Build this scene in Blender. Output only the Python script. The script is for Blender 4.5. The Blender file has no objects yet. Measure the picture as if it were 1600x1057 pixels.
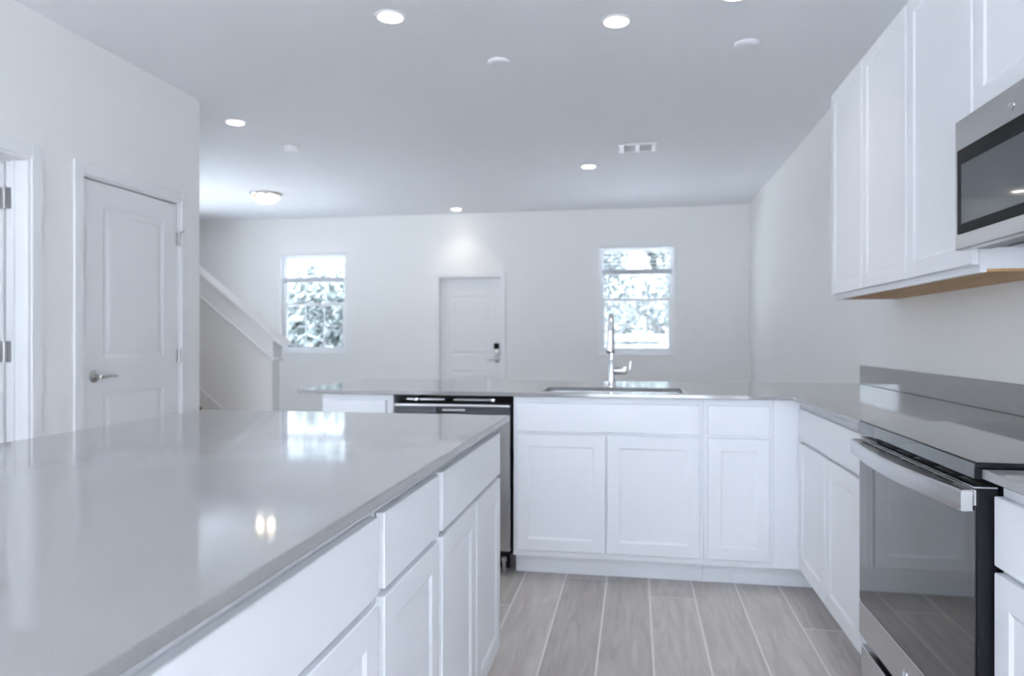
import bpy, bmesh, math, random
from mathutils import Matrix, Vector
PI = math.pi
random.seed(7)
SC = bpy.context.scene
COL = SC.collection

# ------------------------------------------------------------------ camera, world, exposure
CAM_H = 1.18
YAW = math.radians(9.9)
cam_data = bpy.data.cameras.new('camera')
cam = bpy.data.objects.new('camera', cam_data)
COL.objects.link(cam)
cam.location = (0, 0, CAM_H)
cam.rotation_euler = (PI/2, 0, YAW)
cam_data.sensor_width = 36
cam_data.lens = 36*1104.8/1600
cam_data.clip_start = 0.02
cam_data.dof.use_dof = True
cam_data.dof.focus_distance = 1.3
cam_data.dof.aperture_fstop = 4.5
SC.camera = cam

SKY_STRENGTH = 2.1
world = bpy.data.worlds.new('world')
SC.world = world
world.use_nodes = True
wn = world.node_tree
wn.nodes.clear()
wo = wn.nodes.new('ShaderNodeOutputWorld')
wb = wn.nodes.new('ShaderNodeBackground')
wg = wn.nodes.new('ShaderNodeTexCoord')
ws = wn.nodes.new('ShaderNodeSeparateXYZ')
wr = wn.nodes.new('ShaderNodeValToRGB')
wr.color_ramp.elements[0].position = 0.0
wr.color_ramp.elements[0].color = (0.80, 0.875, 1.0, 1)
wr.color_ramp.elements[1].position = 0.7
wr.color_ramp.elements[1].color = (0.72, 0.83, 1.0, 1)
wn.links.new(wg.outputs['Generated'], ws.inputs[0])
wn.links.new(ws.outputs['Z'], wr.inputs[0])
wn.links.new(wr.outputs[0], wb.inputs[0])
wb.inputs[1].default_value = SKY_STRENGTH
wn.links.new(wb.outputs[0], wo.inputs[0])

SC.view_settings.view_transform = 'Standard'
SC.view_settings.look = 'None'
SC.view_settings.gamma = 1
SC.view_settings.use_curve_mapping = False
SC.view_settings.exposure = 1.97
SC.cycles.max_bounces = 14
SC.cycles.diffuse_bounces = 8
SC.cycles.glossy_bounces = 6
SC.cycles.transparent_max_bounces = 24
SC.cycles.sample_clamp_indirect = 6.0
SC.cycles.caustics_reflective = False
SC.cycles.caustics_refractive = False

LAMP_W = 0.36          # watts of each ceiling downlight
sun_d = bpy.data.lights.new('sun', 'SUN')
sun_d.energy = 42.0
sun_d.color = (0.90, 0.93, 1.0)
sun_d.angle = math.radians(1.5)
sun = bpy.data.objects.new('sun', sun_d)
sun.rotation_euler = (math.radians(22), 0, math.radians(12))   # high, from behind the house: lights the added ground and the trees
COL.objects.link(sun)
LAMP_COL = (1.0, 0.90, 0.76)

def portal(name, loc, rot, sx, sy):
    l = bpy.data.lights.new(name, 'AREA')
    l.shape = 'RECTANGLE'; l.size = sx; l.size_y = sy
    l.cycles.is_portal = True
    o = bpy.data.objects.new(name, l)
    o.location = loc; o.rotation_euler = rot
    COL.objects.link(o)

# ------------------------------------------------------------------ room dimensions
XR, XL, XO = 1.3076, -2.8255, -5.75
YB, YR = 8.6115, -4.6
ZC = 2.74
YE = 4.23                      # far end of the left kitchen wall
ZT = 0.914; TC = 0.020         # counter top height and slab thickness
XC, YP, YPB = 0.7085, 3.4139, 4.4052
XFACE, YFACE = XC+0.022, YP+0.022   # door faces of the right run and of the peninsula
WIN1 = (-4.59, -3.68, 0.975, 2.285)
WIN2 = (-0.435, 0.458, 0.968, 2.297)
FD = (-2.44, -1.63, 0.0, 1.945)
D1 = (3.23, 4.03, 0.0, 2.035)
D2 = (2.15, 2.91, 0.0, 2.035)
ADDED_SIDEWIN = (6.1, 7.1, 0.8, 2.1)  # unseen side window, added to brighten the living area
ADDED_RWIN = (-4.4, -2.3, 0.3, 2.4)  # unseen window behind the camera, added as a light source
ADDED_SLIDE = (-2.7, 1.2, 0.05, 2.45)  # unseen glazed rear opening, added for daylight

portal('daylight_window_left', ((WIN1[0]+WIN1[1])/2, YB+0.13, (WIN1[2]+WIN1[3])/2), (-PI/2, 0, 0), .91, 1.31)
portal('daylight_window_right', ((WIN2[0]+WIN2[1])/2, YB+0.13, (WIN2[2]+WIN2[3])/2), (-PI/2, 0, 0), .9, 1.33)
portal('daylight_added_side', (XO-.13, (ADDED_SIDEWIN[0]+ADDED_SIDEWIN[1])/2, (ADDED_SIDEWIN[2]+ADDED_SIDEWIN[3])/2), (0, -PI/2, 0), 1.3, 1.0)
portal('daylight_added_right', (XR+.13, (ADDED_RWIN[0]+ADDED_RWIN[1])/2, (ADDED_RWIN[2]+ADDED_RWIN[3])/2), (0, PI/2, 0), 2.1, 2.1)
portal('daylight_added_rear', ((ADDED_SLIDE[0]+ADDED_SLIDE[1])/2, YR-0.14, (ADDED_SLIDE[2]+ADDED_SLIDE[3])/2), (PI/2, 0, 0), 3.9, 2.4)

# ------------------------------------------------------------------ materials
def new_mat(name):
    m = bpy.data.materials.new(name); m.use_nodes = True
    return m, m.node_tree.nodes, m.node_tree.links, m.node_tree.nodes['Principled BSDF']

def paint(name, col, rough=0.5, bump=0.0, scale=120, spec=0.5, metal=0.0, var=0.0, coat=0.0):
    m, n, l, b = new_mat(name)
    b.inputs['Base Color'].default_value = (*col, 1)
    b.inputs['Roughness'].default_value = rough
    b.inputs['Specular IOR Level'].default_value = spec
    b.inputs['Metallic'].default_value = metal
    b.inputs['Coat Weight'].default_value = coat
    tc = n.new('ShaderNodeTexCoord')
    nz = n.new('ShaderNodeTexNoise'); nz.inputs['Scale'].default_value = scale; nz.inputs['Detail'].default_value = 4
    l.new(tc.outputs['Object'], nz.inputs['Vector'])
    if bump:
        bp = n.new('ShaderNodeBump'); bp.inputs['Strength'].default_value = bump; bp.inputs['Distance'].default_value = 0.002
        l.new(nz.outputs['Fac'], bp.inputs['Height']); l.new(bp.outputs[0], b.inputs['Normal'])
    if var:
        mx = n.new('ShaderNodeMix'); mx.data_type = 'RGBA'
        mx.inputs[6].default_value = tuple(c*(1-var) for c in col)+(1,)
        mx.inputs[7].default_value = tuple(min(1, c*(1+var)) for c in col)+(1,)
        l.new(nz.outputs['Fac'], mx.inputs[0]); l.new(mx.outputs[2], b.inputs['Base Color'])
    return m

M = {}
M['wall'] = paint('wall_paint', (0.86, 0.855, 0.845), 0.55, 0.05, 180, 0.3)
M['ceiling'] = paint('ceiling_paint', (0.86, 0.875, 0.90), 0.75, 0.10, 60, 0.2)
M['trim'] = paint('trim_paint', (0.83, 0.835, 0.845), 0.5, 0.01, 60, 0.4)
M['door'] = paint('door_paint', (0.81, 0.815, 0.825), 0.38, 0.02, 90, 0.4)
M['cabinet'] = paint('cabinet_lacquer', (0.81, 0.825, 0.855), 0.42, 0.01, 40, 0.3)
M['black'] = paint('black_plastic', (0.010, 0.010, 0.012), 0.5, 0.02, 200, 0.15)
M['dark_plastic'] = paint('dark_grey_plastic', (0.06, 0.07, 0.085), 0.3, 0.02, 200)
M['white_plastic'] = paint('white_plastic', (0.86, 0.86, 0.86), 0.4, 0.01, 100)
M['grey_plastic'] = paint('grey_plastic', (0.62, 0.64, 0.66), 0.45, 0.01, 100)
M['blind'] = paint('blind_slat', (0.80, 0.81, 0.82), 0.45, 0.02, 80)
M['rail'] = paint('blind_rail', (0.55, 0.57, 0.60), 0.5, 0.02, 80)
M['vinyl'] = paint('window_vinyl', (0.84, 0.85, 0.86), 0.35, 0.01, 80)
M['chrome'] = paint('chrome', (0.80, 0.81, 0.83), 0.08, 0.0, 50, metal=1.0, var=0.02)
M['nickel'] = paint('satin_nickel', (0.56, 0.55, 0.53), 0.25, 0.0, 50, metal=1.0, var=0.03)
M['hinge'] = paint('hinge_metal', (0.46, 0.46, 0.46), 0.35, 0.0, 50, metal=1.0, var=0.04)
M['bark'] = paint('bark', (0.10, 0.10, 0.10), 0.9, 0.6, 14, var=0.3)
M['bounce_front'] = paint('front_bounce_surface', (0.36, 0.37, 0.39), 0.9, 0.3, 12, 0.2, var=0.06)  # surface of the added front ground, pale to throw light indoors
M['bounce_right'] = paint('right_bounce_surface', (0.78, 0.79, 0.81), 0.9, 0.3, 12, 0.2, var=0.05)  # surface of the added right-hand ground, bright to bounce sunlight
M['side'] = paint('side_bounce_surface', (0.46, 0.47, 0.49), 0.9, 0.3, 30, 0.2, var=0.1)  # surface of the added side ground, toned for its bounce
M['lawn'] = paint('lawn', (0.10, 0.115, 0.085), 0.95, 0.5, 6, 0.1, var=0.2)
M['bounce_rear'] = paint('rear_bounce_surface', (0.20, 0.205, 0.215), 0.5, 0.05, 20)  # surface of the added rear ground, toned for its bounce
M['fence'] = paint('fence_paint', (0.09, 0.10, 0.107), 0.5, 0.05, 20)
M['brass'] = paint('brass_badge', (0.55, 0.56, 0.58), 0.2, 0.0, 50, metal=1.0, var=0.03)

def stainless(name, col=(0.60, 0.60, 0.61), rough=0.24, axis=(2, 2, 220)):
    m, n, l, b = new_mat(name)
    b.inputs['Metallic'].default_value = 1
    b.inputs['Base Color'].default_value = (*col, 1)
    tc = n.new('ShaderNodeTexCoord'); mp = n.new('ShaderNodeMapping'); mp.inputs['Scale'].default_value = axis
    nz = n.new('ShaderNodeTexNoise'); nz.inputs['Scale'].default_value = 3; nz.inputs['Detail'].default_value = 3
    l.new(tc.outputs['Object'], mp.inputs[0]); l.new(mp.outputs[0], nz.inputs['Vector'])
    mr = n.new('ShaderNodeMapRange'); mr.inputs[3].default_value = rough-0.05; mr.inputs[4].default_value = rough+0.06
    l.new(nz.outputs['Fac'], mr.inputs[0]); l.new(mr.outputs[0], b.inputs['Roughness'])
    return m
M['steel'] = stainless('brushed_stainless')
M['sink_steel'] = stainless('sink_stainless', (0.55, 0.56, 0.57), 0.3, (40, 2, 2))

def glossy_black(name, col, rough=0.03):
    m, n, l, b = new_mat(name)
    b.inputs['Base Color'].default_value = (*col, 1)
    b.inputs['Roughness'].default_value = rough
    b.inputs['IOR'].default_value = 1.52
    b.inputs['Coat Weight'].default_value = 0.6
    b.inputs['Coat Roughness'].default_value = 0.02
    tc = n.new('ShaderNodeTexCoord')
    nz = n.new('ShaderNodeTexNoise'); nz.inputs['Scale'].default_value = 8
    l.new(tc.outputs['Object'], nz.inputs['Vector'])
    mr = n.new('ShaderNodeMapRange'); mr.inputs[3].default_value = rough; mr.inputs[4].default_value = rough+0.03
    l.new(nz.outputs['Fac'], mr.inputs[0]); l.new(mr.outputs[0], b.inputs['Roughness'])
    return m
M['black_border'] = paint('black_enamel', (0.012, 0.013, 0.014), 0.3, 0.0, 60, 0.06, var=0.1)
M['black_glass'] = glossy_black('black_glass', (0.010, 0.011, 0.013))
M['oven_glass'] = glossy_black('oven_door_glass', (0.022, 0.020, 0.020))
M['mesh_glass'] = glossy_black('microwave_window_glass', (0.045, 0.055, 0.06), 0.06)

def quartz():
    m, n, l, b = new_mat('grey_quartz')
    tc = n.new('ShaderNodeTexCoord')
    v = n.new('ShaderNodeTexNoise'); v.inputs['Scale'].default_value = 900; v.inputs['Detail'].default_value = 2
    l.new(tc.outputs['Object'], v.inputs['Vector'])
    r = n.new('ShaderNodeValToRGB')
    r.color_ramp.elements[0].position = 0.3; r.color_ramp.elements[0].color = (0.25, 0.245, 0.25, 1)
    r.color_ramp.elements[1].position = 0.72; r.color_ramp.elements[1].color = (0.36, 0.355, 0.36, 1)
    l.new(v.outputs['Fac'], r.inputs[0])
    l.new(r.outputs[0], b.inputs['Base Color'])
    b.inputs['Roughness'].default_value = 0.06
    b.inputs['IOR'].default_value = 1.75
    return m
M['quartz'] = quartz()

def plank_mat():
    m, n, l, b = new_mat('wood_look_tile')
    at = n.new('ShaderNodeAttribute'); at.attribute_name = 'plank_tone'
    tc = n.new('ShaderNodeTexCoord')
    off = n.new('ShaderNodeVectorMath'); off.operation = 'MULTIPLY_ADD'
    cmb = n.new('ShaderNodeCombineXYZ')
    mul = n.new('ShaderNodeMath'); mul.operation = 'MULTIPLY'; mul.inputs[1].default_value = 37.0
    l.new(at.outputs['Fac'], mul.inputs[0]); l.new(mul.outputs[0], cmb.inputs[0]); l.new(mul.outputs[0], cmb.inputs[1])
    off.inputs[1].default_value = (14, 1.6, 1)
    l.new(tc.outputs['Object'], off.inputs[0]); l.new(cmb.outputs[0], off.inputs[2])
    nz = n.new('ShaderNodeTexNoise'); nz.inputs['Scale'].default_value = 1.4; nz.inputs['Detail'].default_value = 6; nz.inputs['Roughness'].default_value = 0.6
    nz.inputs['Distortion'].default_value = 1.2
    l.new(off.outputs[0], nz.inputs['Vector'])
    r = n.new('ShaderNodeValToRGB')
    r.color_ramp.elements[0].position = 0.28; r.color_ramp.elements[0].color = (0.36, 0.328, 0.312, 1)
    r.color_ramp.elements[1].position = 0.72; r.color_ramp.elements[1].color = (0.54, 0.505, 0.485, 1)
    l.new(nz.outputs['Fac'], r.inputs[0])
    hs = n.new('ShaderNodeHueSaturation')
    mr = n.new('ShaderNodeMapRange'); mr.inputs[3].default_value = 0.86; mr.inputs[4].default_value = 1.12
    l.new(at.outputs['Fac'], mr.inputs[0]); l.new(mr.outputs[0], hs.inputs['Value']); l.new(r.outputs[0], hs.inputs['Color'])
    l.new(hs.outputs[0], b.inputs['Base Color'])
    b.inputs['Roughness'].default_value = 0.42
    bp = n.new('ShaderNodeBump'); bp.inputs['Strength'].default_value = 0.1; bp.inputs['Distance'].default_value = 0.002
    l.new(nz.outputs['Fac'], bp.inputs['Height']); l.new(bp.outputs[0], b.inputs['Normal'])
    return m
M['plank'] = plank_mat()
M['grout'] = paint('tile_grout', (0.74, 0.72, 0.71), 0.8, 0.1, 200, 0.2)

def wood(name, c0, c1, sc=(3, 40, 40), rough=0.5):
    m, n, l, b = new_mat(name)
    tc = n.new('ShaderNodeTexCoord'); mp = n.new('ShaderNodeMapping'); mp.inputs['Scale'].default_value = sc
    nz = n.new('ShaderNodeTexNoise'); nz.inputs['Scale'].default_value = 1; nz.inputs['Detail'].default_value = 5; nz.inputs['Distortion'].default_value = 0.8
    l.new(tc.outputs['Object'], mp.inputs[0]); l.new(mp.outputs[0], nz.inputs['Vector'])
    r = n.new('ShaderNodeValToRGB'); r.color_ramp.elements[0].position = 0.3; r.color_ramp.elements[1].position = 0.7
    r.color_ramp.elements[0].color = (*c0, 1); r.color_ramp.elements[1].color = (*c1, 1)
    l.new(nz.outputs['Fac'], r.inputs[0]); l.new(r.outputs[0], b.inputs['Base Color'])
    b.inputs['Roughness'].default_value = rough
    return m
M['raw_wood'] = wood('raw_plywood', (0.42, 0.25, 0.11), (0.58, 0.37, 0.18), (40, 3, 40), 0.6)
M['tread'] = wood('stair_tread_wood', (0.22, 0.13, 0.08), (0.34, 0.21, 0.13), (40, 3, 40), 0.4)

def glass(name, TINT):
    m = bpy.data.materials.new(name); m.use_nodes = True
    n, l = m.node_tree.nodes, m.node_tree.links
    n.clear()
    o = n.new('ShaderNodeOutputMaterial'); mx = n.new('ShaderNodeMixShader')
    t = n.new('ShaderNodeBsdfTransparent'); t.inputs[0].default_value = (TINT, TINT*1.02, TINT*1.02, 1)
    g = n.new('ShaderNodeBsdfGlossy'); g.inputs['Roughness'].default_value = 0.02
    fr = n.new('ShaderNodeFresnel'); fr.inputs[0].default_value = 1.45
    ge = n.new('ShaderNodeNewGeometry'); mr = n.new('ShaderNodeMapRange')      # same reflectance on both faces of the pane
    mr.inputs[3].default_value = 1.45; mr.inputs[4].default_value = 1/1.45
    l.new(ge.outputs['Backfacing'], mr.inputs[0]); l.new(mr.outputs[0], fr.inputs[0])
    l.new(fr.outputs[0], mx.inputs[0]); l.new(t.outputs[0], mx.inputs[1]); l.new(g.outputs[0], mx.inputs[2]); l.new(mx.outputs[0], o.inputs[0])
    return m
M['glass'] = glass('window_glass', 0.94)
M['low_e'] = glass('low_e_window_glass', 0.62)

def emit(name, col, s):
    m = bpy.data.materials.new(name); m.use_nodes = True
    n, l = m.node_tree.nodes, m.node_tree.links
    n.clear()
    o = n.new('ShaderNodeOutputMaterial'); e = n.new('ShaderNodeEmission')
    e.inputs[0].default_value = (*col, 1); e.inputs[1].default_value = s
    l.new(e.outputs[0], o.inputs[0])
    return m
M['lens'] = emit('downlight_lens', (1.0, 0.94, 0.84), 5.0)
M['bulb'] = emit('bulb_glow', (1.0, 0.86, 0.66), 2.6)
M['display'] = emit('display_glow', (0.72, 0.82, 1.0), 0.3)

def bowl_mat():
    m = bpy.data.materials.new('frosted_glass_bowl'); m.use_nodes = True
    n, l = m.node_tree.nodes, m.node_tree.links
    n.clear()
    o = n.new('ShaderNodeOutputMaterial'); mx = n.new('ShaderNodeMixShader'); mx.inputs[0].default_value = 0.45
    t = n.new('ShaderNodeBsdfTransparent'); t.inputs[0].default_value = (1, .98, .94, 1)
    d = n.new('ShaderNodeBsdfTranslucent'); d.inputs[0].default_value = (.95, .93, .88, 1)
    l.new(t.outputs[0], mx.inputs[1]); l.new(d.outputs[0], mx.inputs[2]); l.new(mx.outputs[0], o.inputs[0])
    return m
M['bowl'] = bowl_mat()

def leaf_mat(name, c0, c1):
    m, n, l, b = new_mat(name)
    at = n.new('ShaderNodeObjectInfo'); g = n.new('ShaderNodeTexCoord')
    nz = n.new('ShaderNodeTexNoise'); nz.inputs['Scale'].default_value = 2.5
    l.new(g.outputs['Object'], nz.inputs['Vector'])
    r = n.new('ShaderNodeValToRGB'); r.color_ramp.elements[0].color = (*c0, 1); r.color_ramp.elements[1].color = (*c1, 1)
    l.new(nz.outputs['Fac'], r.inputs[0]); l.new(r.outputs[0], b.inputs['Base Color'])
    b.inputs['Roughness'].default_value = 0.6
    return m
M['leaf_a'] = leaf_mat('leaf_grey_green', (0.12, 0.145, 0.145), (0.22, 0.255, 0.25))
M['leaf_b'] = leaf_mat('leaf_pale_green', (0.15, 0.175, 0.175), (0.25, 0.285, 0.28))

# ------------------------------------------------------------------ mesh helpers
class MB:
    """collects world-space verts and faces for one mesh"""
    def __init__(s): s.v = []; s.f = []; s.smooth = []
    def add(s, vs, fs, smooth=False, mat=None):
        b = len(s.v)
        for p in vs:
            p = Vector(p)
            if mat is not None: p = mat @ p
            s.v.append(p)
        for f in fs:
            s.f.append(tuple(b+i for i in f)); s.smooth.append(smooth)
        return s
    def bm(s, bm, smooth=False, mat=None):
        bm.verts.index_update()
        s.add([v.co.copy() for v in bm.verts], [[v.index for v in f.verts] for f in bm.faces], smooth, mat)
        bm.free(); return s
    def box(s, x0, x1, y0, y1, z0, z1, bev=0.0, seg=1, mat=None):
        bm = bmesh.new()
        bmesh.ops.create_cube(bm, size=1)
        for v in bm.verts:
            v.co = Vector(((x0+x1)/2+v.co.x*(x1-x0), (y0+y1)/2+v.co.y*(y1-y0), (z0+z1)/2+v.co.z*(z1-z0)))
        if bev:
            bmesh.ops.bevel(bm, geom=bm.edges[:], offset=bev, segments=seg, affect='EDGES', profile=0.5)
        return s.bm(bm, False, mat)
    def lathe(s, prof, seg=32, mat=None, cap0=True, cap1=True):
        vs, fs = [], []
        for r, z in prof:
            for i in range(seg):
                a = 2*PI*i/seg; vs.append((r*math.cos(a), r*math.sin(a), z))
        for k in range(len(prof)-1):
            for i in range(seg):
                j = (i+1) % seg
                fs.append((k*seg+i, k*seg+j, (k+1)*seg+j, (k+1)*seg+i))
        if cap0: fs.append(tuple(reversed(range(seg))))
        if cap1: fs.append(tuple((len(prof)-1)*seg+i for i in range(seg)))
        return s.add(vs, fs, True, mat)
    def tube(s, pts, rad, seg=14, caps=True):
        pts = [Vector(p) for p in pts]
        rads = rad if isinstance(rad, (list, tuple)) else [rad]*len(pts)
        vs, fs = [], []
        up = None
        for k, p in enumerate(pts):
            t = (pts[min(k+1, len(pts)-1)]-pts[max(k-1, 0)]).normalized()
            if up is None:
                up = Vector((0, 0, 1)) if abs(t.z) < 0.9 else Vector((1, 0, 0))
            a = (up-t*up.dot(t)).normalized(); b = t.cross(a); up = a
            for i in range(seg):
                th = 2*PI*i/seg
                vs.append(p+(a*math.cos(th)+b*math.sin(th))*rads[k])
        for k in range(len(pts)-1):
            for i in range(seg):
                j = (i+1) % seg
                fs.append((k*seg+i, k*seg+j, (k+1)*seg+j, (k+1)*seg+i))
        if caps:
            fs.append(tuple(reversed(range(seg)))); fs.append(tuple((len(pts)-1)*seg+i for i in range(seg)))
        return s.add(vs, fs, True)
    def prism(s, poly, a0, a1, axis='y'):
        """extrude a polygon: axis 'y' poly in (x,z); 'x' poly in (y,z); 'z' poly in (x,y)"""
        def P(p, a):
            return {'y': (p[0], a, p[1]), 'x': (a, p[0], p[1]), 'z': (p[0], p[1], a)}[axis]
        n = len(poly)
        vs = [P(p, a0) for p in poly]+[P(p, a1) for p in poly]
        fs = [tuple(range(n)), tuple(reversed(range(n, 2*n)))]
        for i in range(n):
            j = (i+1) % n
            fs.append((i, n+i, n+j, j))
        return s.add(vs, fs)

def base_of(p):
    while p is not None and p.parent is not None: p = p.parent
    return Vector(p.location) if p is not None else Vector((0, 0, 0))

def obj(name, mb, mat, parent=None, origin=None, bevel=0.0):
    me = bpy.data.meshes.new(name)
    if parent is not None: base = base_of(parent)
    elif origin is not None: base = Vector(origin)
    else: base = Vector((0, 0, 0))
    me.from_pydata([tuple(v-base) for v in mb.v], [], mb.f)
    bm = bmesh.new(); bm.from_mesh(me)
    bmesh.ops.recalc_face_normals(bm, faces=bm.faces[:])
    bm.to_mesh(me); bm.free()
    for p, sm in zip(me.polygons, mb.smooth): p.use_smooth = sm
    if any(mb.smooth):
        me.set_sharp_from_angle(angle=math.radians(40))
    me.materials.append(M[mat])
    o = bpy.data.objects.new(name, me)
    COL.objects.link(o)
    if parent is not None: o.parent = parent
    else: o.location = base
    if bevel:
        md = o.modifiers.new('bevel', 'BEVEL'); md.width = bevel; md.segments = 2; md.limit_method = 'ANGLE'
    return o

def tag(o, label, cat, group=None):
    o['label'] = label; o['category'] = cat
    if group: o['group'] = group
    return o
def thing(name, label, cat, loc, group=None):
    o = bpy.data.objects.new(name, None); o.empty_display_size = 0.1
    COL.objects.link(o); o.location = loc
    return tag(o, label, cat, group)
def struct(name, mb, mat, parent=None, origin=None):
    o = obj(name, mb, mat, parent, origin)
    if parent is None: o['kind'] = 'structure'
    return o
def struct_root(name, loc):
    o = bpy.data.objects.new(name, None); COL.objects.link(o); o.location = loc; o['kind'] = 'structure'
    return o
def copy_thing(root, loc):
    r = root.copy(); COL.objects.link(r); r.location = loc
    for ch in list(root.children):
        c = ch.copy(); COL.objects.link(c); c.parent = r
        for g in ch.children:
            d = g.copy(); COL.objects.link(d); d.parent = c
    return r

def wall_boxes(axis, a0, a1, t0, t1, z0, z1, holes):
    """boxes of a wall running along `axis` from a0 to a1 with rectangular holes (a,a,z,z)"""
    mb = MB()
    A = sorted({a0, a1, *[h[0] for h in holes], *[h[1] for h in holes]})
    for i in range(len(A)-1):
        lo, hi = A[i], A[i+1]; mid = (lo+hi)/2
        zz = [(h[2], h[3]) for h in holes if h[0] <= mid <= h[1]]
        spans, z = [], z0
        for b, t in sorted(zz):
            if b > z: spans.append((z, b))
            z = t
        if z < z1: spans.append((z, z1))
        for b, t in spans:
            if axis == 'x': mb.box(lo, hi, t0, t1, b, t)
            else: mb.box(t0, t1, lo, hi, b, t)
    return mb

# ------------------------------------------------------------------ room shell
W = 0.12
def build_floor():
    me = bpy.data.meshes.new('floor')
    vs, fs, mats, tone = [], [], [], []
    def quad(x0, x1, y0, y1, z, m, t):
        b = len(vs); vs.extend([(x0, y0, z), (x1, y0, z), (x1, y1, z), (x0, y1, z)])
        fs.append((b, b+1, b+2, b+3)); mats.append(m); tone.append(t)
    X0, X1, Y0, Y1 = XO, XR, YR, YB
    quad(X0-.1, X1+.1, Y0-.1, Y1+.1, -0.0015, 1, 0)
    pw, L, gx, g = 0.2019, 1.22, -0.3395, 0.0038
    joint = {-1: 3.55, 0: 3.474, 1: 3.545, 2: 3.29, 3: 3.56, 4: 3.53, 5: 3.03}
    rnd = random.Random(3)
    for c in range(math.floor((X0-gx)/pw)-1, math.ceil((X1-gx)/pw)+1):
        x0, x1 = gx+c*pw+g, gx+(c+1)*pw-g
        x0, x1 = max(x0, X0), min(x1, X1)
        if x1-x0 < .01: continue
        j = joint.get(c, 3.474-((c*0.41) % L))
        k = math.floor((Y0-j)/L)
        while j+k*L < Y1:
            y0, y1 = max(j+k*L+g, Y0), min(j+(k+1)*L-g, Y1); k += 1
            if y1-y0 < .02: continue
            quad(x0, x1, y0, y1, 0.0, 0, rnd.random())
    me.from_pydata(vs, [], fs)
    me.materials.append(M['plank']); me.materials.append(M['grout'])
    a = me.attributes.new('plank_tone', 'FLOAT', 'FACE')
    for i, p in enumerate(me.polygons):
        p.material_index = mats[i]; a.data[i].value = tone[i]
    o = bpy.data.objects.new('floor', me); COL.objects.link(o); o['kind'] = 'structure'
build_floor()
struct('ceiling', MB().box(XO-W, XR+W, YR-W, YB+W, ZC, ZC+0.15), 'ceiling')
struct('wall_right', wall_boxes('y', YR-W, YB+W, XR, XR+W, -.1, ZC, [ADDED_RWIN]), 'wall')
struct('wall_back', wall_boxes('x', XO-W, XR, YB, YB+W, -.1, ZC, [WIN1, WIN2, FD]), 'wall')
struct('wall_left', wall_boxes('y', YR, YE, XL-W, XL, -.1, ZC, [D1, D2]), 'wall')
struct('wall_stair', MB().box(XO, XL-W, YE-W, YE, -.1, ZC), 'wall')
struct('wall_closet', MB().box(XO, XL-W, 3.04, 3.14, -.1, ZC), 'wall')
struct('wall_outer', wall_boxes('y', YR-W, YB, XO-W, XO, -.1, ZC, [(1.2, 1.9, 1.0, 2.0), ADDED_SIDEWIN]), 'wall')  # both openings are unseen and added to let daylight in
struct('wall_rear', wall_boxes('x', XO, XR, YR-W, YR, -.1, ZC, [ADDED_SLIDE]), 'wall')

# ------------------------------------------------------------------ windows
def window(name, win, meet_z, sash_note=None):
    x0, x1, z0, z1 = win
    yi, yo = YB+0.055, YB+W-0.005
    root = struct_root(name, ((x0+x1)/2, YB+0.06, z0))
    fr = 0.032
    f = MB()
    f.box(x0, x0+fr, yi, yo, z0, z1, .003).box(x1-fr, x1, yi, yo, z0, z1, .003)
    f.box(x0+fr, x1-fr, yi, yo, z1-fr, z1, .003).box(x0+fr, x1-fr, yi, yo, z0, z0+fr+.01, .003)
    obj('window_frame', f, 'vinyl', root)
    obj('window_sill', MB().box(x0, x1, YB-0.012, yi, z0-0.0, z0+0.018, .004), 'trim', root)
    # upper sash sits outboard, lower sash inboard
    def sash(nm, b, t, y, rail_b, rail_t, st):
        s = MB()
        a0, a1 = x0+fr, x1-fr
        s.box(a0, a0+st, y, y+.024, b, t, .002).box(a1-st, a1, y, y+.024, b, t, .002)
        s.box(a0+st, a1-st, y, y+.024, b, b+rail_b, .002).box(a0+st, a1-st, y, y+.024, t-rail_t, t, .002)
        so = obj(nm, s, 'vinyl', root)
        mu = MB()
        for k in (1, 2):
            xx = a0+st+(a1-a0-2*st)*k/3
            mu.box(xx-.0035, xx+.0035, y+.008, y+.018, b+rail_b, t-rail_t)
        zz = (b+rail_b+t-rail_t)/2
        if nm == 'lower_sash': mu.box(a0+st, a1-st, y+.0085, y+.0175, zz-.004, zz+.004)
        obj('muntin', mu, 'vinyl', so)
        obj('pane', MB().box(a0+st, a1-st, y+.0195, y+.0225, b+rail_b, t-rail_t), 'low_e', so)
    sash('upper_sash', meet_z-.015, z1-fr, yi+.034, .035, .03, .022)
    sash('lower_sash', z0+fr+.01, meet_z+.02, yi+.004, .045, .035, .034)
    return root
window('window_1', WIN1, 1.62)
window('window_2', WIN2, 1.64)

def blind(win, bottom, label):
    x0, x1, z0, z1 = win
    x0 += .012; x1 -= .012
    y = YB+0.026
    t = thing('window_blind', label, 'window blind', ((x0+x1)/2, y, bottom), 'raised window blinds')
    obj('head_rail', MB().box(x0, x1, y-.022, y+.022, z1-.035, z1-.002, .003), 'blind', t)
    obj('bottom_rail', MB().box(x0+.025, x1-.02, y-.024, y+.024, bottom, bottom+.062, .004), 'rail', t)
    s = MB(); z = bottom+.085
    while z < z1-.045:
        s.box(x0+.01, x1-.01, y-.012, y+.012, z, z+.0012)
        z += .044
    sl = obj('slats', s, 'blind', t)
    for k in (.16, .5, .84):
        c = MB()
        xx = x0+(x1-x0)*k
        for yy in (y-.0245, y+.0245): c.tube([(xx, yy, bottom+.06), (xx, yy, z1-.03)], .0011, 5)
        obj('ladder_cord', c, 'blind', t)
blind(WIN1, 1.905, 'raised white blind in the left window by the staircase')
blind(WIN2, 1.945, 'raised white blind in the right window behind the faucet')

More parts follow.
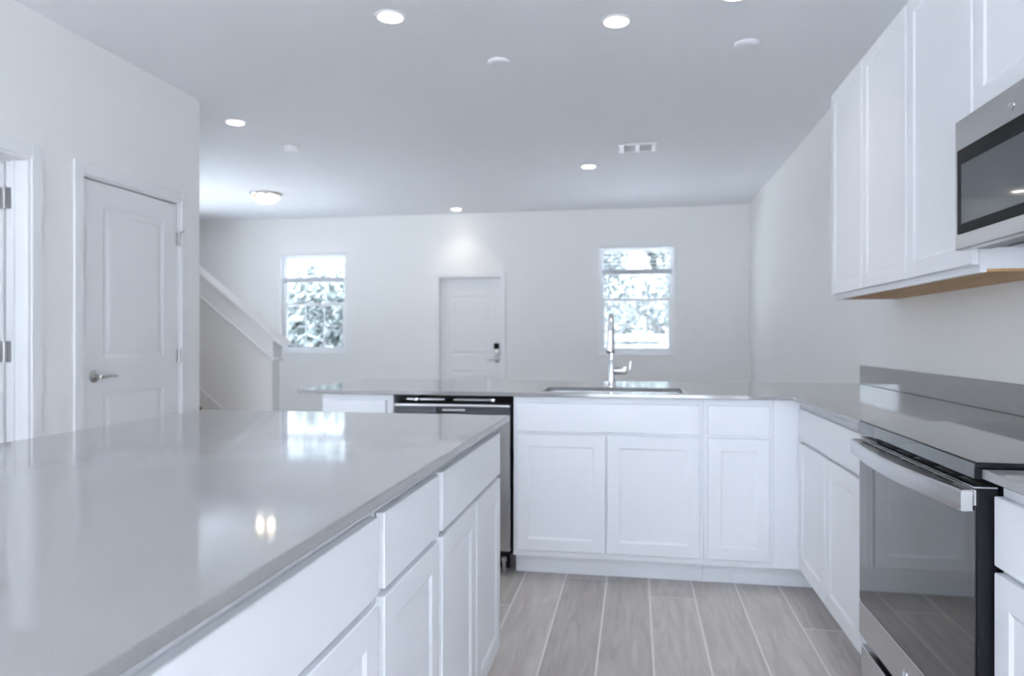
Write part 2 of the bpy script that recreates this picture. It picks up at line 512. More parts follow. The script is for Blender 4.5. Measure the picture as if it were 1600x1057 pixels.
# ------------------------------------------------------------------ interior doors
def casing(root, axis, lo, hi, top, face, out, wdt=.062, t=.010):
    """flat door casing: `face` is the wall face coordinate, `out` its direction of protrusion"""
    mb = MB(); f0, f1 = sorted((face, face+out*t))
    def b(a0, a1, z0, z1):
        if axis == 'y': mb.box(f0, f1, a0, a1, z0, z1, .003)
        else: mb.box(a0, a1, f0, f1, z0, z1, .003)
    b(lo-wdt, lo, 0, top+wdt); b(hi, hi+wdt, 0, top+wdt); b(lo, hi, top, top+wdt)
    return obj('casing', mb, 'trim', root)

def panel_door(w, h, t=.035, panels=((.30, .90), (1.06, 1.90)), st=.115):
    """moulded two-panel slab; local: x 0..w, z 0..h, front face at y=0 looking to -y"""
    mb = MB()
    mb.box(0, w, .006, t, 0, h)
    # front face grid with sunk mouldings
    zs = [0.0]
    for a, b in panels: zs += [a, b]
    zs.append(h)
    def strip(x0, x1, z0, z1): mb.box(x0, x1, 0, .008, z0, z1)
    strip(0, st, 0, h); strip(w-st, w, 0, h)
    for i in range(0, len(zs), 2): strip(st, w-st, zs[i], zs[i+1])
    for a, b in panels:
        x0, x1 = st, w-st
        r = [(x0, a, x1, b, 0.0), (x0+.016, a+.016, x1-.016, b-.016, .0058), (x0+.030, a+.030, x1-.030, b-.030, .0058), (x0+.050, a+.050, x1-.050, b-.050, .0012)]
        vs, fs = [], []
        for (p, q, u, v, y) in r: vs += [(p, y, q), (u, y, q), (u, y, v), (p, y, v)]
        for k in range(3):
            for i in range(4):
                j = (i+1) % 4
                fs.append((4*k+i, 4*k+j, 4*k+4+j, 4*k+4+i))
        fs.append((12, 13, 14, 15))
        mb.add(vs, fs)
    return mb
def place(mb, mat):
    mb.v = [mat @ v for v in mb.v]; return mb
def lever(root_part, pos, face_rot, direction, mat='nickel'):
    """rose + lever handle; local -y is out of the door"""
    Mx = Matrix.Translation(pos) @ Matrix.Rotation(face_rot, 4, 'Z')
    mb = MB()
    mb.lathe([(.033, 0), (.033, .006), (.028, .011), (.013, .013), (.011, .045)], 24, Mx @ Matrix.Rotation(PI/2, 4, 'X'))
    pts = [Vector((0, -.045, 0)), Vector((direction*.02, -.052, 0)), Vector((direction*.06, -.050, .002)), Vector((direction*.115, -.046, -.002))]
    mb.tube([Mx @ p for p in pts], [.010, .010, .0085, .007], 12)
    return obj('door_handle', mb, mat, root_part)

# closet door (closed) in the left kitchen wall; faces +x
r = struct_root('door_1', (XL, (D1[0]+D1[1])/2, 0))
casing(r, 'y', D1[0], D1[1], D1[3], XL, 1)
jm = MB(); jm.box(XL-W, XL, D1[0], D1[0]+.012, 0, D1[3]).box(XL-W, XL, D1[1]-.012, D1[1], 0, D1[3]).box(XL-W, XL, D1[0]+.012, D1[1]-.012, D1[3]-.012, D1[3])
obj('jamb', jm, 'trim', r)
wd = D1[1]-D1[0]-.032
slab = place(panel_door(wd, 2.002, panels=((.24, .87), (1.06, 1.885)), st=.135), Matrix.Translation((XL-.006, D1[0]+.016, .012)) @ Matrix.Rotation(PI/2, 4, 'Z'))
dl = obj('door_slab', slab, 'door', r)
lever(dl, (XL-.006, D1[0]+.085, 0.975), PI/2, 1)
for z in (.25, 1.07, 1.80):
    h = MB(); h.tube([(XL+.004, D1[1]-.014, z-.045), (XL+.004, D1[1]-.014, z+.045)], .0075, 10)
    h.box(XL-.004, XL+.001, D1[1]-.032, D1[1]-.016, z-.04, z+.04)
    if z == 1.80: h.tube([(XL+.004, D1[1]-.014, z+.04), (XL+.03, D1[1]-.02, z+.045), (XL+.045, D1[1]-.025, z+.045)], .005, 8)
    obj('hinge', h, 'hinge', r)

# open door at the left picture edge, swung into the room behind
r = struct_root('door_2', (XL, (D2[0]+D2[1])/2, 0))
casing(r, 'y', D2[0], D2[1], D2[3], XL, 1)
jm = MB(); jm.box(XL-W, XL, D2[0], D2[0]+.014, 0, D2[3]).box(XL-W, XL, D2[1]-.014, D2[1], 0, D2[3]).box(XL-W, XL, D2[0]+.014, D2[1]-.014, D2[3]-.014, D2[3])
jm.box(XL-W+.04, XL-W+.052, D2[1]-.026, D2[1]-.014, 0, D2[3]-.014)
obj('jamb', jm, 'trim', r)
slab = place(panel_door(.73, 2.002), Matrix.Translation((XL-W-.012, D2[1]-.018, .012)) @ Matrix.Rotation(PI-0.02, 4, 'Z') @ Matrix.Translation((0, -.035, 0)))
obj('door_slab', slab, 'door', r)
for z in (.25, 1.115, 1.845):
    h = MB()
    h.box(XL-W+.002, XL-W+.036, D2[1]-.0175, D2[1]-.0135, z-.05, z+.05)
    h.tube([(XL-W-.006, D2[1]-.018, z-.05), (XL-W-.006, D2[1]-.018, z+.05)], .008, 10)
    h.box(XL-W-.046, XL-W-.014, D2[1]-.0215, D2[1]-.0178, z-.05, z+.05)
    obj('hinge', h, 'hinge', r)

# front door in the back wall; faces -y, recessed into its frame
r = struct_root('door_3', ((FD[0]+FD[1])/2, YB, 0))
casing(r, 'x', FD[0], FD[1], FD[3], YB, -1, .05)
jm = MB(); jm.box(FD[0], FD[0]+.012, YB, YB+W, 0, FD[3]).box(FD[1]-.012, FD[1], YB, YB+W, 0, FD[3]).box(FD[0]+.012, FD[1]-.012, YB, YB+W, FD[3]-.012, FD[3])
obj('jamb', jm, 'trim', r)
sp = MB()
sp.box(FD[0]+.012, FD[1]-.012, YB+.0895, YB+.105, FD[3]-.07, FD[3]-.012).box(FD[0]+.012, FD[1]-.012, YB+.0895, YB+.105, 0, .05)
for a in (FD[0]+.012, FD[1]-.07): sp.box(a, a+.058, YB+.0895, YB+.105, .05, FD[3]-.07)
obj('leak_stop', sp, 'trim', r)  # unseen, added behind the slab to block daylight leaking round it
slab = place(panel_door(FD[1]-FD[0]-.03, FD[3]-.03, .04, ((.22, .76), (.95, 1.70)), .13), Matrix.Translation((FD[0]+.015, YB+.048, .012)))
dl = obj('door_slab', slab, 'door', r)
lever(dl, (FD[1]-.075, YB+.048, .905), 0, -1)
kp = MB(); kp.box(FD[1]-.108, FD[1]-.042, YB+.026, YB+.05, 1.045, 1.115, .006, 2)
kpo = obj('deadbolt_keypad', kp, 'black', dl)
obj('deadbolt_body', MB().box(FD[1]-.106, FD[1]-.044, YB+.027, YB+.05, .985, 1.043, .006, 2), 'nickel', dl)

# unseen glazed opening in the rear wall, added to let daylight in
r = struct_root('added_rear_opening', ((ADDED_SLIDE[0]+ADDED_SLIDE[1])/2, YR-.06, 0))
f = MB(); x0, x1, z0, z1 = ADDED_SLIDE
for a in (x0, (x0+x1)/2-.03, x1-.06): f.box(a, a+.06, YR-.09, YR-.04, z0, z1, .003)
f.box(x0+.06, x1-.06, YR-.088, YR-.042, z0, z0+.06).box(x0+.06, x1-.06, YR-.088, YR-.042, z1-.06, z1)
obj('door_frame', f, 'vinyl', r)
obj('pane', MB().box(x0+.06, x1-.06, YR-.068, YR-.064, z0+.06, z1-.06), 'glass', r)

r = struct_root('added_side_window', (XO-.06, (ADDED_SIDEWIN[0]+ADDED_SIDEWIN[1])/2, ADDED_SIDEWIN[2]))  # out of view, added so daylight reaches the far room
f = MB(); a0, a1, z0, z1 = ADDED_SIDEWIN
for a in (a0, (a0+a1)/2-.025, a1-.05): f.box(XO-.09, XO-.05, a, a+.05, z0, z1, .003)
f.box(XO-.088, XO-.052, a0+.05, a1-.05, z0, z0+.05).box(XO-.088, XO-.052, a0+.05, a1-.05, z1-.05, z1)
obj('window_frame', f, 'vinyl', r)
obj('pane', MB().box(XO-.072, XO-.068, a0+.05, a1-.05, z0+.05, z1-.05), 'glass', r)

r = struct_root('added_right_window', (XR+.06, (ADDED_RWIN[0]+ADDED_RWIN[1])/2, ADDED_RWIN[2]))  # out of view, added to bring daylight in from the right
f = MB(); a0, a1, z0, z1 = ADDED_RWIN
for a in (a0, (a0+a1)/2-.025, a1-.05): f.box(XR+.05, XR+.09, a, a+.05, z0, z1, .003)
f.box(XR+.052, XR+.088, a0+.05, a1-.05, z0, z0+.05).box(XR+.052, XR+.088, a0+.05, a1-.05, z1-.05, z1)
obj('window_frame', f, 'vinyl', r)
obj('pane', MB().box(XR+.068, XR+.072, a0+.05, a1-.05, z0+.05, z1-.05), 'glass', r)

# light switch right of the front door
def px_wall(px, py):
    k = (px-800)/1104.8; d = YB/(math.cos(YAW)+k*math.sin(YAW))
    return d*(k*math.cos(YAW)-math.sin(YAW)), CAM_H+(528.5-py)*d/1104.8
sx, sz = px_wall(834, 528)
t = thing('light_switch', 'white wall switch plate right of the front door', 'light switch', (sx, YB, sz))
obj('wall_plate', MB().box(sx-.06, sx+.06, YB-.007, YB-.0005, sz-.06, sz+.06, .003), 'white_plastic', t)
for s in (-1, 1):
    obj('rocker', MB().box(sx+s*.024-.016, sx+s*.024+.016, YB-.011, YB-.007, sz-.033, sz+.033, .002), 'white_plastic', t)

# ------------------------------------------------------------------ staircase with half wall
def staircase():
    xe, y0, y1 = XL, 5.175, 5.29
    slope = .785
    zb = lambda x: 1.664-slope*(x+3.441)      # underside of the cap
    t = thing('staircase', 'white staircase rising left behind the closet wall, with a sloped capped half wall', 'staircase', (xe, (YE+y0)/2, 0))
    xt = -4.70
    body = MB().prism([(xe, 0), (xe, zb(xe)), (xt, zb(xt)), (xt, 0)], y0, y1, 'y')
    obj('half_wall', body, 'wall', t)
    c = .036
    zc = 1.120
    xtip = -3.441+(1.664+c-zc)/slope
    cap = MB().prism([(xtip, zc), (xtip-c/slope, zc+.0005), (xt, zb(xt)+.0005), (xt, zb(xt)+c)], y0-.022, y1+.022, 'y')
    obj('cap_rail', cap, 'trim', t, bevel=.003)
    hgt = .155
    xa = xe+.014
    ap = MB().prism([(xa, zb(xa)-hgt), (xa, zb(xa)), (xt, zb(xt)), (xt, zb(xt)-hgt)], y0-.012, y0, 'y')
    ap.prism([(xe, zb(xe)-hgt), (xa, zb(xa)-hgt), (xa, zb(xa)), (xe, zb(xe))], y0, y1+.012, 'y')
    a = obj('apron_board', ap, 'trim', t)
    bd = MB().prism([(xa+.010, zb(xa+.010)-hgt-.012), (xa+.010, zb(xa+.010)-hgt+.012), (xt, zb(xt)-hgt+.012), (xt, zb(xt)-hgt-.012)], y0-.024, y0-.0005, 'y')
    bd.prism([(xe+.0005, zb(xa)-hgt-.016), (xa+.010, zb(xa+.010)-hgt-.012), (xa+.010, zb(xa+.010)-hgt+.012), (xe+.0005, zb(xa)-hgt+.012)], y0-.0005, y1+.02, 'y')
    obj('bead_moulding', bd, 'trim', a, bevel=.004)
    rise = .21; run = rise/slope
    x0 = -2.915
    n = 6
    for k in range(n):
        xf = x0-k*run
        obj('riser', MB().box(xf-run, xf, YE+.02, y0-.02, k*rise, (k+1)*rise-.026), 'trim', t)
        obj('tread', MB().box(xf-run, xf+.030, YE+.02, y0-.020, (k+1)*rise-.026, (k+1)*rise, .006, 2), 'tread', t)
    def skirt(ya, yb):
        sk = lambda x: .777-slope*(x+3.445)
        s = MB().prism([(xe-.01, 0), (xe-.01, sk(xe-.01)), (xt, sk(xt)), (xt, sk(xt)-.35), (x0-.45, 0)], ya, yb, 'y')
        obj('skirt_board', s, 'trim', t, bevel=.003)
    skirt(y0-.018, y0-.0005); skirt(YE+.0005, YE+.018)
    return t
staircase()

# ------------------------------------------------------------------ cabinets
def shaker(w, h, fr=.057, t=.019, dep=.005):
    """shaker door; local x 0..w, z 0..h, back at y=0, front at y=-t"""
    b = .0025
    rings = [(0, 0, 0), (0, 0, -t+b), (b, b, -t), (fr, fr, -t), (fr+.010, fr+.010, -t+dep)]
    vs, fs = [], []
    for ix, iz, y in rings:
        vs += [(ix, y, iz), (w-ix, y, iz), (w-ix, y, h-iz), (ix, y, h-iz)]
    for k in range(len(rings)-1):
        for i in range(4):
            j = (i+1) % 4
            fs.append((4*k+i, 4*k+j, 4*k+4+j, 4*k+4+i))
    fs.append((3, 2, 1, 0)); n = 4*(len(rings)-1); fs.append((n, n+1, n+2, n+3))
    return MB().add(vs, fs)
def slab_front(w, h, t=.019):
    return MB().box(0, w, -t, 0, 0, h, .0025, 2)

ZD0, ZD1, ZR0, ZR1 = .137, .708, .722, .862    # door and drawer heights of base cabinets
ZBOX = ZT-TC-.001
def base_cabinet(label, rot, origin, w, depth, doors, drawers, edge=.018, group=None, toe=True, end_l=False, end_r=False, cat='cabinet', name='base_cabinet'):
    """local frame: x along the front (left to right as seen), front frame at y=0, back at +depth.
    origin = world point of the left end of the face frame on the floor"""
    Mx = Matrix.Translation(origin) @ Matrix.Rotation(rot, 4, 'Z')
    c = Mx @ Vector((w/2, depth/2, 0))
    t = thing(name, label, cat, c, group)
    body = MB()
    p = .016
    body.box(0, p, 0, depth, .105, ZBOX).box(w-p, w, 0, depth, .105, ZBOX).box(p, w-p, depth-p, depth, .105, ZBOX)
    body.box(p, w-p, 0, depth-p, .105, .121)
    # face frame
    s = .038
    body.box(p, s, 0, .018, .121, ZBOX).box(w-s, w-p, 0, .018, .121, ZBOX)
    body.box(s, w-s, 0, .018, ZBOX-s, ZBOX).box(s, w-s, 0, .018, .121, .15).box(s, w-s, 0, .018, .70, .735)
    if len(doors) > 1: body.box(w/2-.02, w/2+.02, 0, .018, .15, .70)
    obj('carcass', place(body, Mx), 'cabinet', t)
    if toe:
        obj('toe_kick', place(MB().box(0, w, .075, .09, 0.001, .105), Mx), 'cabinet', t)
    for a, b in doors:
        obj('door', place(place(shaker(b-a, ZD1-ZD0), Matrix.Translation((a, -.0015, ZD0))), Mx), 'cabinet', t)
    for a, b in drawers:
        obj('drawer_front', place(place(slab_front(b-a, ZR1-ZR0), Matrix.Translation((a, -.0015, ZR0))), Mx), 'cabinet', t)
    return t, Mx
YF = YFACE+.0205      # face-frame plane of the peninsula
XF = XFACE+.0205      # face-frame plane of the right run
# peninsula (fronts face -y)
base_cabinet('white two-door base cabinet under the kitchen sink', 0, (-.595, YF, 0), .912, .58,
             [(.018, .4525), (.4595, .894)], [(.018, .894)])
t, Mx = base_cabinet('narrow white single-door base cabinet just right of the sink cabinet', 0, (.318, YF, 0), .314, .58,
             [(.018, .296)], [(.018, .296)])
obj('filler_strip', place(MB().box(.315, .432, 0, .018, .105, ZBOX, .001), Mx), 'cabinet', t)
obj('filler_toe_kick', place(MB().box(.3145, .52, .075, .09, .001, .105), Mx), 'cabinet', t)
t, Mx = base_cabinet('white end cabinet of the peninsula, left of the dishwasher', 0, (-1.605, YF, 0), .388, .58,
             [(.018, .352)], [(.018, .352)])
# right run (fronts face -x): local x runs to -y
t, Mx = base_cabinet('white two-door base cabinet in the corner, left of the oven range', -PI/2, (XF, 3.405, 0), .93, .553,
             [(.022, .455), (.475, .910)], [(.022, .910)])
obj('filler_strip', place(MB().box(-.049, -.0005, 0, .018, .105, ZBOX, .001), Mx), 'cabinet', t)
obj('filler_toe_kick', place(MB().box(-.125, -.0005, .075, .09, .001, .105), Mx), 'cabinet', t)
tag(obj('filler_panel', MB().box(XF, XF+.018, 2.362, 2.474, .105, ZBOX, .001), 'cabinet', None, (XF, 2.42, .105)), 'slim white filler strip between the corner cabinet and the range', 'cabinet filler')
base_cabinet('white base cabinet right of the oven range, cut by the picture edge', -PI/2, (XF-.02, 1.574, 0), .76, .57,
             [(.006, .37), (.39, .750)], [(.006, .750)])
# island (fronts face +x): local x runs to +y
XI, YI, XIL = -.4275, 2.3994, -1.5831
XIF = XI-.022-.0205
base_cabinet('two-door white island cabinet at the far end, nearest the dishwasher', PI/2, (XIF, 1.607, 0), .752, .60,
             [(.014, .370), (.382, .738)], [(.014, .738)], group='island cabinets')
base_cabinet('narrow single-door white island cabinet in the middle of the row', PI/2, (XIF, 1.214, 0), .391, .60,
             [(.014, .377)], [(.014, .377)], group='island cabinets')
base_cabinet('widest white island cabinet, nearest the viewer under the counter edge', PI/2, (XIF, .30, 0), .912, .60,
             [(.014, .450), (.462, .898)], [(.014, .898)], group='island cabinets')
tag(obj('island_back_panel', MB().box(XIL+.25, XIF-.602, .30, 2.36, .001, ZBOX, .002), 'cabinet', None, (-1.2, 1.3, 0)),
    'white back panel of the island under the counter overhang', 'panel')

# ------------------------------------------------------------------ countertops
def rounded_slab(poly, z0, z1, b=.003):
    bm = bmesh.new()
    vs = [bm.verts.new((x, y, z1)) for x, y in poly]
    f = bm.faces.new(vs)
    r = bmesh.ops.extrude_face_region(bm, geom=[f])
    for v in r['geom']:
        if isinstance(v, bmesh.types.BMVert): v.co.z = z0
    bmesh.ops.recalc_face_normals(bm, faces=bm.faces[:])
    return MB().bm(bm)
SINK = (-.465, .235, 3.485, 3.845)
def l_counter():
    t = thing('countertop', 'L-shaped grey quartz countertop holding the sink and running to the range', 'countertop', (0, 3.9, ZBOX))
    # slab with the sink cut-out, as bevelled pieces meeting seamlessly (one mesh)
    x0, x1 = -1.7246, XR-.001
    sx0, sx1, sy0, sy1 = SINK
    bm = bmesh.new()
    xs = [x0, sx0, sx1, XC, x1]; ys = [2.352, YP, sy0, sy1, YPB]
    vd = {}
    def V(i, j):
        if (i, j) not in vd: vd[i, j] = bm.verts.new((xs[i], ys[j], ZT))
        return vd[i, j]
    for i in range(4):
        for j in range(4):
            if j == 0 and i < 3: continue
            if i == 1 and j == 2: continue
            bm.faces.new((V(i, j), V(i+1, j), V(i+1, j+1), V(i, j+1)))
    r = bmesh.ops.extrude_face_region(bm, geom=bm.faces[:])
    for v in r['geom']:
        if isinstance(v, bmesh.types.BMVert): v.co.z = ZT-TC
    bmesh.ops.recalc_face_normals(bm, faces=bm.faces[:])
    obj('slab', MB().bm(bm), 'quartz', t, bevel=.0025)
    obj('backsplash', MB().box(XR-.0205, XR-.0005, 2.352, YPB, ZT+.0005, ZT+.108, .002), 'quartz', t)
l_counter()
t = thing('countertop', 'short grey quartz countertop right of the oven range', 'countertop', (1.0, 1.2, ZBOX))
obj('slab', MB().box(XC-.018, XR-.001, .79, 1.574, ZT-TC, ZT, .0025), 'quartz', t)
obj('backsplash', MB().box(XR-.0205, XR-.0005, .79, 1.574, ZT+.0005, ZT+.108, .002), 'quartz', t)
tag(obj('island_countertop', MB().box(XIL, XI, .24, YI, ZT-TC, ZT, .0025, 2), 'quartz', None, (-1, 1.3, ZT-TC)),
    'large grey quartz island countertop in the foreground, reflecting the window', 'countertop')

# ------------------------------------------------------------------ sink and faucet
def sink():
    x0, x1, y0, y1 = SINK
    t = thing('kitchen_sink', 'stainless undermount sink set into the peninsula counter', 'sink', ((x0+x1)/2, (y0+y1)/2, .68))
    x0 -= .006; x1 += .006; y0 -= .006; y1 += .006
    zt, zb = ZT-TC-.0015, .68
    def rr(x0, x1, y0, y1, r, z, n=5):
        o = []
        for cx, cy, a in ((x1-r, y1-r, 0), (x0+r, y1-r, 90), (x0+r, y0+r, 180), (x1-r, y0+r, 270)):
            for k in range(n+1):
                th = math.radians(a+90*k/n); o.append((cx+r*math.cos(th), cy+r*math.sin(th), z))
        return o
    rings = [rr(x0-.018, x1+.018, y0-.018, y1+.018, .03, zt), rr(x0, x1, y0, y1, .03, zt), rr(x0+.004, x1-.004, y0+.004, y1-.004, .03, zb+.03),
             rr(x0+.03, x1-.03, y0+.03, y1-.03, .03, zb)]
    n = len(rings[0]); vs = sum(rings, []); fs = []
    for k in range(3):
        for i in range(n):
            j = (i+1) % n; fs.append((k*n+i, k*n+j, k*n+n+j, k*n+n+i))
    fs.append(tuple(3*n+i for i in range(n)))
    o = obj('basin', MB().add(vs, fs, True), 'sink_steel', t)
    cx, cy = (x0+x1)/2, (y0+y1)/2+.06
    obj('drain', MB().lathe([(.045, 0), (.045, .004), (.034, .005), (.03, .002)], 24, Matrix.Translation((cx, cy, zb+.0005))), 'chrome', t)
sink()
def faucet():
    bx, by = -.128, 3.905
    t = thing('faucet', 'chrome pull-down faucet standing behind the sink', 'faucet', (bx, by, ZT))
    m = MB()
    m.lathe([(.027, 0), (.027, .006), (.022, .012), (.0205, .03), (.0195, .145), (.0165, .15)], 24, Matrix.Translation((bx, by, ZT+.0003)))
    obj('body', m, 'chrome', t)
    R = .085; zc = ZT+.30
    pts = [(bx, by, ZT+.149), (bx, by, zc)]
    for k in range(1, 15):
        a = PI*k/14*0.97
        pts.append((bx, by-R+R*math.cos(a), zc+R*math.sin(a)))
    obj('gooseneck_spout', MB().tube(pts, .015, 16), 'chrome', t)
    ex, ey, ez = pts[-1]
    hd = MB().lathe([(.0158, 0), (.0178, -.012), (.018, -.03), (.0165, -.045), (.0205, -.075), (.0245, -.108), (.023, -.116)], 20, Matrix.Translation((ex, ey, ez)))
    h = obj('spray_head', hd, 'chrome', t)
    obj('spray_face', MB().lathe([(.0205, -.1215), (.0205, -.116)], 20, Matrix.Translation((ex, ey, ez))), 'black', h)
    k = MB().tube([(bx+.012, by, ZT+.088), (bx+.03, by, ZT+.088), (bx+.075, by, ZT+.088), (bx+.085, by, ZT+.088)], [.019, .0225, .0225, .013], 16)
    v = obj('valve', k, 'chrome', t)
    obj('lever', MB().tube([(bx+.078, by, ZT+.09), (bx+.096, by, ZT+.090), (bx+.100, by, ZT+.11), (bx+.103, by, ZT+.140)], [.0085, .007, .005, .004], 10), 'chrome', v)
faucet()

# ------------------------------------------------------------------ dishwasher
def dishwasher():
    x0, x1 = -1.210, -.602
    yf = YFACE-.004
    t = thing('dishwasher', 'stainless dishwasher in the peninsula, partly hidden by the island', 'dishwasher', ((x0+x1)/2, YF+.28, 0))
    obj('tub', MB().box(x0+.006, x1-.006, yf+.05, YF+.55, .10, .855), 'black', t)
    obj('door_panel', MB().box(x0+.004, x1-.008, yf, yf+.045, .125, .800, .004, 2), 'steel', t)
    d = MB()
    # control fascia with pocket handle
    d.box(x0+.004, x0+.225, yf+.002, yf+.04, .8025, .832).box(x0+.40, x1-.008, yf+.002, yf+.04, .8025, .832)
    d.box(x0+.225, x0+.40, yf+.028, yf+.04, .8025, .832)
    c = obj('control_fascia', d, 'dark_plastic', t)
    obj('pocket_handle', MB().box(x0+.25, x0+.372, yf+.012, yf+.027, .811, .825, .005, 2), 'steel', c)
    obj('fascia_lip', MB().box(x0+.004, x1-.008, yf-.004, yf+.042, .833, .850, .006, 3), 'steel', t)
    for a, b in ((x0+.05, x0+.255), (x0+.30, x0+.50)):
        obj('mounting_bracket', MB().box(a, b, yf+.05, yf+.09, .862, .872, .002), 'steel', t)
    for a in (x0+.11, x1-.10):
        s = MB().lathe([(.009, 0), (.009, .012), (.004, .014)], 14, Matrix.Translation((a, yf+.044, .868)) @ Matrix.Rotation(PI/2, 4, 'X'))
        obj('bracket_screw', s, 'chrome', t)
    obj('toe_panel', MB().box(x0+.01, x1-.02, yf+.075, yf+.085, .02, .108), 'black', t)
    for a in (x0+.05, x1-.045):
        obj('levelling_foot', MB().lathe([(.020, 0), (.020, .008), (.008, .012), (.008, .06), (.013, .062), (.013, .085)], 16, Matrix.Translation((a, yf+.045, .0005))), 'hinge', t)
dishwasher()

# ------------------------------------------------------------------ oven range (front faces -x)
RY0, RY1 = 1.583, 2.343
def badge(parent, x, y, z, r=.011):
    """small round maker's badge on a face looking to -x"""
    Mx = Matrix.Translation((x, y, z)) @ Matrix.Rotation(-PI/2, 4, 'Y')
    b = obj('badge', MB().lathe([(r, 0), (r, .0015), (r*.9, .0022), (r*.82, .0022), (r*.8, .0016)], 28, Mx), 'brass', parent)
    pts = []
    for k in range(40):
        a = 2*PI*k/39
        pts.append(Mx @ Vector((r*.5*math.sin(a), r*.35*math.sin(2*a), .0021)))
    obj('badge_script', MB().tube(pts, r*.06, 6), 'chrome', b)
def oven_range():
    xf = .687
    t = thing('oven_range', 'slide-in electric range with black glass cooktop and stainless oven door', 'oven range', (1.0, (RY0+RY1)/2, 0))
    y0, y1 = RY0, RY1
    obj('body', MB().box(xf+.045, XR-.022, y0+.004, y1-.004, .075, .895, .002), 'black', t)
    rim = obj('cooktop_rim', MB().box(xf-.004, XR-.022, y0-.003, y1+.003, .9145, .9235, .002, 2), 'black', t)
    obj('cooktop_glass', MB().box(xf-.002, XR-.024, y0-.001, y1+.001, .9238, .9265, .001), 'black_glass', rim)
    # front control fascia (dark glass, with steel corner)
    obj('control_fascia', MB().prism([(xf-.006, .8925), (xf-.006, .9238), (xf-.0042, .9238), (xf-.0042, .9138), (xf+.05, .9138), (xf+.05, .8925)], y0+.001, y1-.001, 'y'), 'mesh_glass', t)
    for a, b in ((y0-.002, y0+.0005), (y1-.0005, y1+.002)):
        obj('fascia_end_cap', MB().box(xf-.0055, xf+.05, a, b, .8923, .9138), 'black', t)
    # oven door
    dr = MB()
    dr.box(xf, xf+.04, y0+.001, y1-.001, .265, .872, .003, 2)
    d = obj('oven_door', dr, 'black', t)
    obj('door_glass', MB().box(xf-.004, xf-.0002, y0+.002, y1-.002, .372, .835, .0015), 'oven_glass', d)
    obj('lower_trim', MB().box(xf-.005, xf-.0002, y0+.002, y1-.002, .268, .370, .0015), 'steel', d)
    # upper trim with vent slots
    n = 6; g = .006
    up = MB()
    up.box(xf-.006, xf-.0002, y0+.002, y1-.002, .836, .870, .0015)
    up.box(xf-.006, xf+.008, y0+.002, y1-.002, .8725, .876).box(xf+.024, xf+.038, y0+.002, y1-.002, .8725, .876)
    ys = [y0+.002+(y1-y0-.004)*k/n for k in range(n+1)]
    for k in range(n+1):
        a = max(ys[k]-.012, y0+.002); b = min(ys[k]+.012, y1-.002)
        up.box(xf+.008, xf+.024, a, b, .8725, .876)
    obj('vent_trim', up, 'steel', d)
    # broad bowed handle
    N = 20; vs, fs = [], []
    for i in range(N+1):
        u = i/N; y = y0+.004+(y1-y0-.008)*u
        bow = .030+.026*math.sin(PI*u)
        zt, zb = .868, .824
        th = .013
        sec = [(xf-bow, zt-.004), (xf-bow+.004, zt), (xf-.0065, zt+.001), (xf-.0065, zt-.010), (xf-bow+th, zt-.012), (xf-bow+th, zb), (xf-bow+.003, zb), (xf-bow, zb+.004)]
        vs += [(x, y, z) for x, z in sec]
    m = 8
    for i in range(N):
        for j in range(m):
            k = (j+1) % m; fs.append((i*m+j, i*m+k, (i+1)*m+k, (i+1)*m+j))
    fs += [tuple(range(m)), tuple(reversed([N*m+j for j in range(m)]))]
    h = obj('handle', MB().add(vs, fs, True), 'steel', d)
    for a, b in ((y0+.0034, y0+.045), (y1-.045, y1-.0034)):
        obj('handle_mount', MB().box(xf-.0297, xf-.0066, a, b, .8243, .8672, .001), 'steel', h)
    for k in range(6):
        a = y0+.07+k*(y1-y0-.14)/6
        obj('vent_slot', MB().box(xf-.019, xf-.011, a+.012, a+.092, .8675, .8694), 'black', h)
    badge(d, xf-.005, (y0+y1)/2, .316, .012)
    # storage drawer
    dw = obj('storage_drawer', MB().box(xf, xf+.04, y0+.003, y1-.003, .085, .235, .003, 2), 'steel', t)
    for yy in (y0+.05, y1-.05):
        for xx in (xf+.09, XR-.1):
            obj('foot', MB().lathe([(.018, 0), (.018, .02), (.01, .024), (.01, .076)], 12, Matrix.Translation((xx, yy, .0005))), 'black', t)
oven_range()

